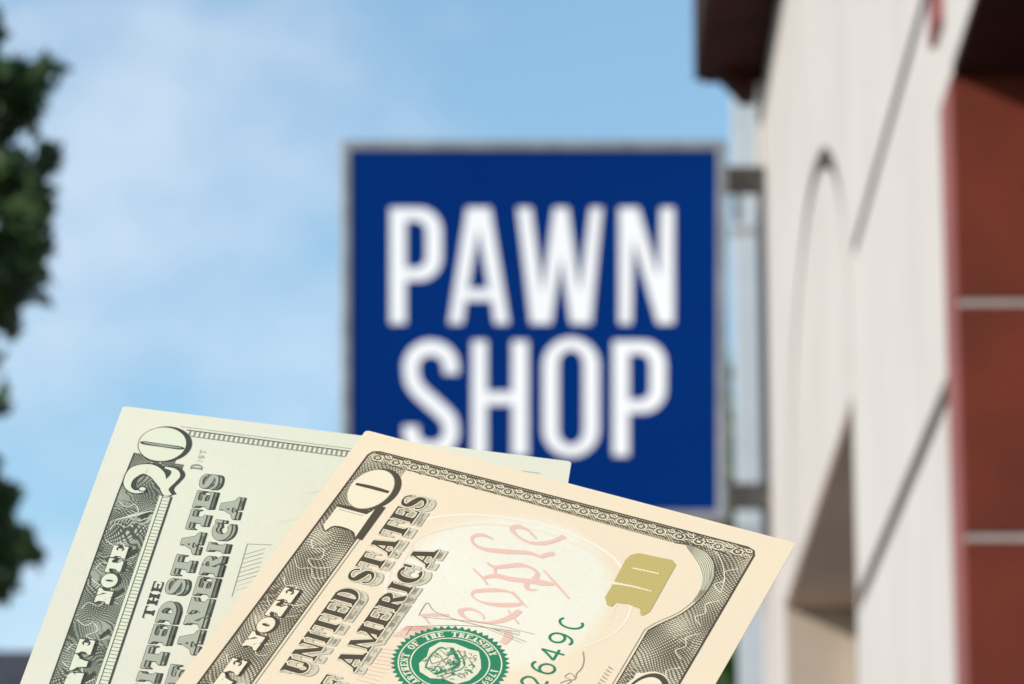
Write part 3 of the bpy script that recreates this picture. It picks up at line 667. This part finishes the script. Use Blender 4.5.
N1.poly(ell(-12.75,7.05,5.2,3.35), 4, 'ink'); N1.poly(ell(-13.1,6.45,5.05,3.1), 5, 'soft'); N1.poly(ell(-13.1,6.45,4.9,2.98), 6, 'cream')
N1.stroke([(-12.85,4.0),(-12.7,6.5),(-12.75,9.1)], [.55,.75,.78,.6], 7, 'ink')
N1.build('numeral', ten)
N2 = Art(m10)
N2.poly(ell(-41.2,58.4,6.0,3.2), 4, 'cream'); N2.poly(ell(-41.3,58.6,5.8,2.95), 5, 'ink'); N2.poly(ell(-41.8,58.4,5.3,2.45), 6, 'cream'); N2.stroke([(-41.8,57.0),(-41.6,58.4),(-41.8,59.9)], [.3,.8,.3], 7, 'ink')
N2.poly([(-39.6,55.9),(-36.5,55.7),(-36.2,56.6),(-39,57)], 3, 'cream')
N2.poly([(-54,55.9),(-48.6,55.9),(-48.6,61),(-54,61)], 4, 'ink'); N2.poly([(-53.7,56.1),(-49.1,56.1),(-49.1,60.5),(-53.7,60.5)], 5, 'cream')
N2.build('numeral', ten)
N3 = Art(m10)
N3.poly([(-18.9,45.9),(-13.6,45.6),(-12.3,45.9),(-11.4,46.8),(-11.0,51.6),(-11.8,52.5),(-23.2,52.8),(-24.4,52.3),(-24.5,51.9),(-23.2,51.3),(-22.9,49.4),(-23.3,47.8),(-24.4,47.6),(-24.3,46.9),(-22.8,46.0),(-19.7,45.95),(-19.3,46.4)], 4, 'gold')
N3.stroke([(-15.0,47.2),(-14.7,51.0)], .28, 5, 'cream', 0); N3.stroke([(-19.4,45.6),(-19.1,47.2),(-18.9,49.2),(-18.9,51.4)], [.7,.42,.34,.2], 5, 'cream')
N3.build('numeral', ten)
# treasury seal
SL = Art(m10); su, sv, sr = -44.9, 31.93, 7.9
pts = []
for i in range(104): r = sr*(1.025 if i % 2 else .945); t = 2*math.pi*i/104; pts.append((su+r*math.cos(t), sv+r*math.sin(t)))
SL.poly(pts, 4, 'green')
for r, w_ in ((7.0,.2),(5.35,.2)): SL.stroke([(su+r*math.cos(i*math.pi/30), sv+r*math.sin(i*math.pi/30)) for i in range(61)], w_, 5, 'centre', 0)
def ringtext(word, a0, a1, r, h):
    n = len(word)
    for i, c in enumerate(word):
        if c == ' ': continue
        a = R(a0+(a1-a0)*(i+.5)/n); w_ = abs(R(a1-a0))/n*r*.92
        for p in glyph(c, w_, h, w_*.32, .14):
            q = []
            for x, y in p:
                X_, Y_ = x-w_/2, y+r-h/2      # local: up is outward
                q.append((su + X_*math.sin(a)+Y_*math.cos(a), sv - (-X_*math.cos(a)+Y_*math.sin(a))))
            SL.poly(q, 6, 'centre')
ringtext('THE DEPARTMENT OF THE TREASURY', 222, -52, 6.2, 1.05); ringtext('1789', -78, -112, 6.2, 1.05)
sh = [(-3.4,-3.0),(-1.8,-3.8),(0,-3.4),(1.8,-3.8),(3.6,-3.0),(4.2,-1.0),(3.8,1.2),(3.9,2.6),(2.2,3.6),(.6,4.3),(-.6,4.3),(-2.4,3.8),(-3.8,2.5),(-3.5,.6),(-4.1,-1.2)]
SL.poly([(su+a, sv+b) for a, b in sh], 6, 'centre')
for pp, w_, mm in (([(-3,-1),(0,1.2),(3,-1)], .55, 'green'), ([(-3,-.1),(0,2.1),(3,-.1)], .2, 'green'), ([(-2.2,-2.6),(-2.6,-1.6),(-1.6,-1.4)], .22, 'green'), ([(1.4,-2.8),(2.6,-2.4),(2.4,-1.5)], .22, 'green'),
     ([(-.8,3.6),(-.4,2.9),(-.7,2.4)], .3, 'green'), ([(.4,3.4),(.9,3.0),(.5,2.5)], .22, 'green'), ([(-1.2,-2.2),(0,-2.9),(1,-2.1),(0,-1.2),(-1.2,-2.2)], .2, 'soft'), ([(-3.2,.8),(-2.0,1.4),(-2.3,2.8)], .22, 'soft'), ([(3.2,.8),(2.0,1.6),(2.4,2.9)], .22, 'soft'),
     ([(-2.9,-2.4),(-1,-3.2),(1,-3.1),(2.9,-2.3)], .16, 'rose'), ([(-2,1.9),(0,3.3),(2,1.9)], .14, 'soft'), ([(-1.9,.2),(-1.7,1.0),(-1.0,1.3)], .3, 'rose'), ([(1.9,-.9),(2.8,0),(2.9,1.0)], .35, 'rose'),
     ([(-3.6,-.4),(-2.6,-.6),(-2.0,-1.1)], .15, 'soft'), ([(.2,-1.0),(1.2,-.7),(2.0,-1.3)], .15, 'soft'), ([(-.4,.1),(0,.8),(.6,.2)], .18, 'soft')):
    SL.stroke([(su+a, sv+b) for a, b in pp], w_, 7, mm, 4)
rs = random.Random(5)
for k in range(95):
    a, rr2 = rs.uniform(0, 6.28), rs.uniform(.3, 3.5); x0, y0 = su+rr2*1.05*math.cos(a), sv+rr2*.95*math.sin(a); d = rs.uniform(0, 3.14)
    SL.stroke([(x0,y0),(x0+.35*math.cos(d),y0+.35*math.sin(d)),(x0+.6*math.cos(d+.6),y0+.6*math.sin(d+.6))], rs.choice((.08,.1,.14,.2)), 8, rs.choice(('green','green','soft','rose')), 3)
for x_ in (-2.2, 2.2):      # the pans of the scales
    SL.stroke([(su+x_-.9, sv-1.0),(su+x_, sv-.4),(su+x_+.9, sv-1.0)], .34, 8, 'green', 4); SL.stroke([(su+x_-.9, sv-1.0),(su+x_, sv-2.6),(su+x_+.9, sv-1.0)], .13, 8, 'green', 0)
SL.stroke([(su-2.4, sv-2.6),(su, sv-3.0),(su+2.4, sv-2.6)], .2, 8, 'green', 4)
for k in range(13): a = R(200+k*11.7); SL.poly(ell(su+2.2*math.cos(a)*1.1, sv+1.6-.0+1.4*-math.sin(a)*-.6, .14, .14, 8), 8, 'green')
SL.build('seal', ten)
SN = Art(m10)
def sdig(strokes, u, w_, vt=42.15, vb=45.4, wd=.36):
    for s_ in strokes: SN.stroke([(u+a*w_, vb-b*(vb-vt)) for a, b in s_], wd, 4, 'green', 5)
c_ = lambda cx, cy, rx, ry, a0, a1, n=12: [(cx+rx*math.cos(R(a0+(a1-a0)*i/n)), cy+ry*math.sin(R(a0+(a1-a0)*i/n))) for i in range(n+1)]
sdig([c_(.5,.5,.5,.5,55,305)], -31.2, 2.3)
sdig([c_(.5,.68,.48,.32,0,360), [(.98,.68),(.95,.4),(.75,.12),(.4,0.),(.12,.06)]], -34.9, 2.1)
sdig([[(.72,0),(.72,.5),(.72,1)], [(.72,1),(.4,.65),(0,.3)], [(0,.3),(.5,.3),(1.05,.3)]], -38.6, 2.3)
sdig([c_(.5,.32,.48,.32,0,360), [(.02,.32),(.06,.62),(.28,.9),(.62,1.),(.9,.92)]], -41.7, 2.1)
sdig([[(.05,.8),(.25,.97),(.6,1.),(.92,.85),(.9,.6),(.5,.3),(.05,.0)], [(.05,0),(.5,0),(1.,0)]], -45.2, 2.1)
SN.build('serial_number', ten)

# ---- the pale green twenty, behind
INK2 = (.066,.066,.046)
m20 = dict(guil=guilloche('fine_olive_engraving', (.50,.49,.36), INK2, .44, .75, 2.4), ink=ink('olive_black_ink', INK2), cream=ink('bare_green_paper_tint', (.75,.71,.515)),
     soft=ink('faded_olive_ink', (.25,.25,.18)), face=hatch('letter_line_shading', (.47,.455,.335), (.40,.39,.285), .25, 1.57), pale=ink('ghost_green_ink', (.70,.695,.50)), mid=ink('mid_olive_ink', (.35,.35,.26)), gap=ink('light_olive_tint', (.62,.62,.48)))
twe = sheet_note('banknote', None, (-0.06038,0.5702,0.1375), (0.08783,0.73653,0.67068), (-0.99182,0.00206,0.12762),
     'pale green twenty dollar banknote half hidden behind the peach toned one', 1.013)
paper_body(twe, paper_mat('twenty_note_paper', P20E, P20C, (-22,40,28,26,.5)))
B = Art(m20)
B.poly([(-156,3.75),(-25.0,3.75),(-13,3.95),(-13.4,10.2),(-25,9.55),(-156,9.55)], 1, 'guil')
B.stroke([(-156,3.75),(-24.8,3.75),(-13,4.0)], .2, 3, 'ink', 0)
B.poly([(-156,9.55),(-24,9.55),(-24,9.95),(-156,9.95)], 2, 'cream'); B.stroke([(-156,9.98),(-24,9.98)], .1, 3, 'ink', 0)
B.poly([(-156,10.05),(-24,10.05),(-24,11.2),(-156,11.2)], 1, 'cream'); B.stroke([(-156,11.25),(-24,11.25)], .3, 3, 'ink', 0)
for k in range(104): B.stroke([(-24.4-k*.9,10.0),(-24.4-k*.9,11.2)], .16, 3, 'soft', 0)
B.poly([(-24.5,9.4),(-14.6,8.6),(-14.6,11.5),(-24.5,11.2)], 1, 'guil')
# light wandering lines over the engraving
for k in range(11):
    u0 = -27-k*10.5
    B.stroke([(u0,4.3),(u0-1.2,5.6),(u0-.3,6.6),(u0-2.2,7.4),(u0-3.6,6.2),(u0-4.4,7.9),(u0-3.2,9.2)], .14, 3, 'cream', 5)
    B.stroke([(u0-5.4,8.9),(u0-5.0,7.2),(u0-6.6,6.5),(u0-6.0,5.0),(u0-7.8,4.4)], .12, 3, 'cream', 5)
    B.poly([(u0-1.2,8.8),(u0-3.4,7.9),(u0-4.2,8.2),(u0-2.0,9.3)], 3, 'ink')
for k in range(7): B.stroke([(-28.4,9.2),(-30-k*.35,7.6-k*.5),(-32.5-k*.2,6.9-k*.42)], [.25,.12,.05], 4, 'cream', 5)
# end border: a fine ladder
B.stroke([(-3.9,9.2),(-4.2,30),(-4.6,62)], .10, 3, 'soft', 0)
B.stroke([(-4.7,10.2),(-5.0,30),(-5.4,62)], .24, 3, 'ink', 0); B.stroke([(-6.4,11.0),(-6.7,30),(-7.1,62)], .2, 3, 'soft', 0)
for k in range(72): v = 10.8+k*.72; B.stroke([(-4.75-.012*(v-10),v),(-6.4-.012*(v-10),v)], .24, 3, 'soft', 0)
def engraved20(word, u0, u1, vt, vb):
    for c, u, w_ in layout(word, u0, u1, .62):
        g_ = place(glyph(c, w_, vb-vt, w_*.30 if c != 'I' else w_*.5, .30), u, vb)
        for s_ in (.25,.5,.75): fat(B, g_, .14, s_*.15, s_, 2, 'ink')
        for s_ in (.56,): fat(B, g_, .0, s_*.15, s_-.02, 3, 'mid')
        fat(B, g_, .17, .03, .06, 4, 'ink'); fat(B, g_, .04, 0, 0, 5, 'face')
        for p in g_: B.poly(p, 6, 'face')
engraved20('STATES', -49.6, -16.3, 14.6, 16.9); engraved20('UNITED', -84, -51.3, 14.6, 16.9)
engraved20('AMERICA', -63.5, -21.9, 18.4, 20.8); engraved20('OF', -77, -66.5, 18.4, 20.8)
for c, u, w_ in layout('THE', -56.1, -46.6, .35):
    for p in place(glyph(c, w_, 1.4, w_*.25, .2), u, 14.05): B.poly(p, 4, 'ink')
for p in place(glyph('D', 1.5, 1.7, .42, .16), -15.6, 14.2): B.poly(p, 4, 'soft')
for c, u, w_ in layout('IST', -13.4, -9.8, .35):
    for p in place(glyph(c, w_, .8, w_*.2, .08), u, 13.9): B.poly(p, 4, 'face')
def reversed20(word, u0, u1, vt, vb):
    for c, u, w_ in layout(word, u0, u1, .34):
        g_ = place(glyph(c, w_, vb-vt, w_*.42 if c != 'I' else w_*.6, .42), u, vb)
        fat(B, g_, .24, .14, .30, 4, 'ink'); fat(B, g_, .12, 0, 0, 5, 'ink'); fat(B, g_, .04, 0, 0, 6, 'cream')
        for p in g_: B.poly(p, 7, 'cream')
reversed20('NOTE', -53.9, -38.8, 5.75, 7.75); reversed20('RESERVE', -90.5, -63.2, 5.6, 7.6)
# ghost of the portrait ground, showing faintly
for k in range(9): B.stroke([(-37-k*1.2,23.5),(-34.6-k*1.2,26.2)], .10, 2, 'mid' if k < 7 else 'pale', 0)
B.stroke([(-34,23.6),(-48,23.6)], .12, 2, 'mid', 0); B.stroke([(-34,23.6),(-33.4,27)], .12, 2, 'mid', 0)
for p_ in ([(-18,30),(-16.5,33),(-19,35),(-22,34),(-23,31),(-20.5,29)], [(-27,27),(-25,31),(-27.5,34),(-31,33)], [(-12,38),(-11,44),(-15,47)]): B.stroke(p_, .6, 1, 'pale', 6)
B.build('printed_design', twe)
D0 = Art(m20)
D0.poly(ell(-9.45,7.95,5.15,3.75), 4, 'ink'); D0.poly(ell(-9.7,7.55,5.1,3.55), 5, 'ink'); D0.poly(ell(-9.7,7.5,4.9,3.38), 6, 'cream')
D0.stroke([(-9.9,4.3),(-10.0,5.0),(-10.1,7.5),(-10.2,10.0),(-10.2,10.8)], [.3,1.0,.95,1.0,.3], 7, 'ink'); D0.stroke([(-9.9,4.8),(-10.1,7.5),(-10.2,10.3)], [.3,.55,.3], 8, 'mid')
two = [(-23.3,7.1),(-23.9,5.9),(-22.7,4.75),(-20.4,4.55),(-18.0,5.3),(-17.3,6.8),(-18.4,8.2),(-20.6,9.2),(-22.6,10.2),(-23.7,10.9)]
tw = [.9,.7,.9,1.3,2.3,3.0,2.4,1.4,.9,.7]
bar_ = [(-23.9,10.5),(-22.0,9.9),(-20.0,10.3),(-18.0,10.8),(-16.6,10.3),(-16.2,9.0)]; bw = [.6,1.2,1.5,1.4,.9,.4]
for o_, e, l_, mm in (((.3,.42), .45, 4, 'ink'), ((0,0), .36, 5, 'ink'), ((0,0), .0, 6, 'cream')):
    D0.stroke([(a+o_[0],b+o_[1]) for a, b in two], [x+e for x in tw], l_, mm); D0.stroke([(a+o_[0],b+o_[1]) for a, b in bar_], [x+e for x in bw], l_, mm)
D0.poly(ell(-22.9,6.9,.75,.7,16), 7, 'ink'); D0.poly(ell(-22.9,6.9,.5,.45,16), 8, 'cream')
D0.build('numeral', twe)
D1 = Art(m20)
D1.poly(ell(-10.5,59.5,5.2,3.6), 4, 'ink'); D1.poly(ell(-10.6,59.5,4.95,3.35), 6, 'cream'); D1.stroke([(-10.5,57),(-10.4,59.5),(-10.5,62)], [.3,.9,.3], 7, 'ink')
D1.build('numeral', twe)
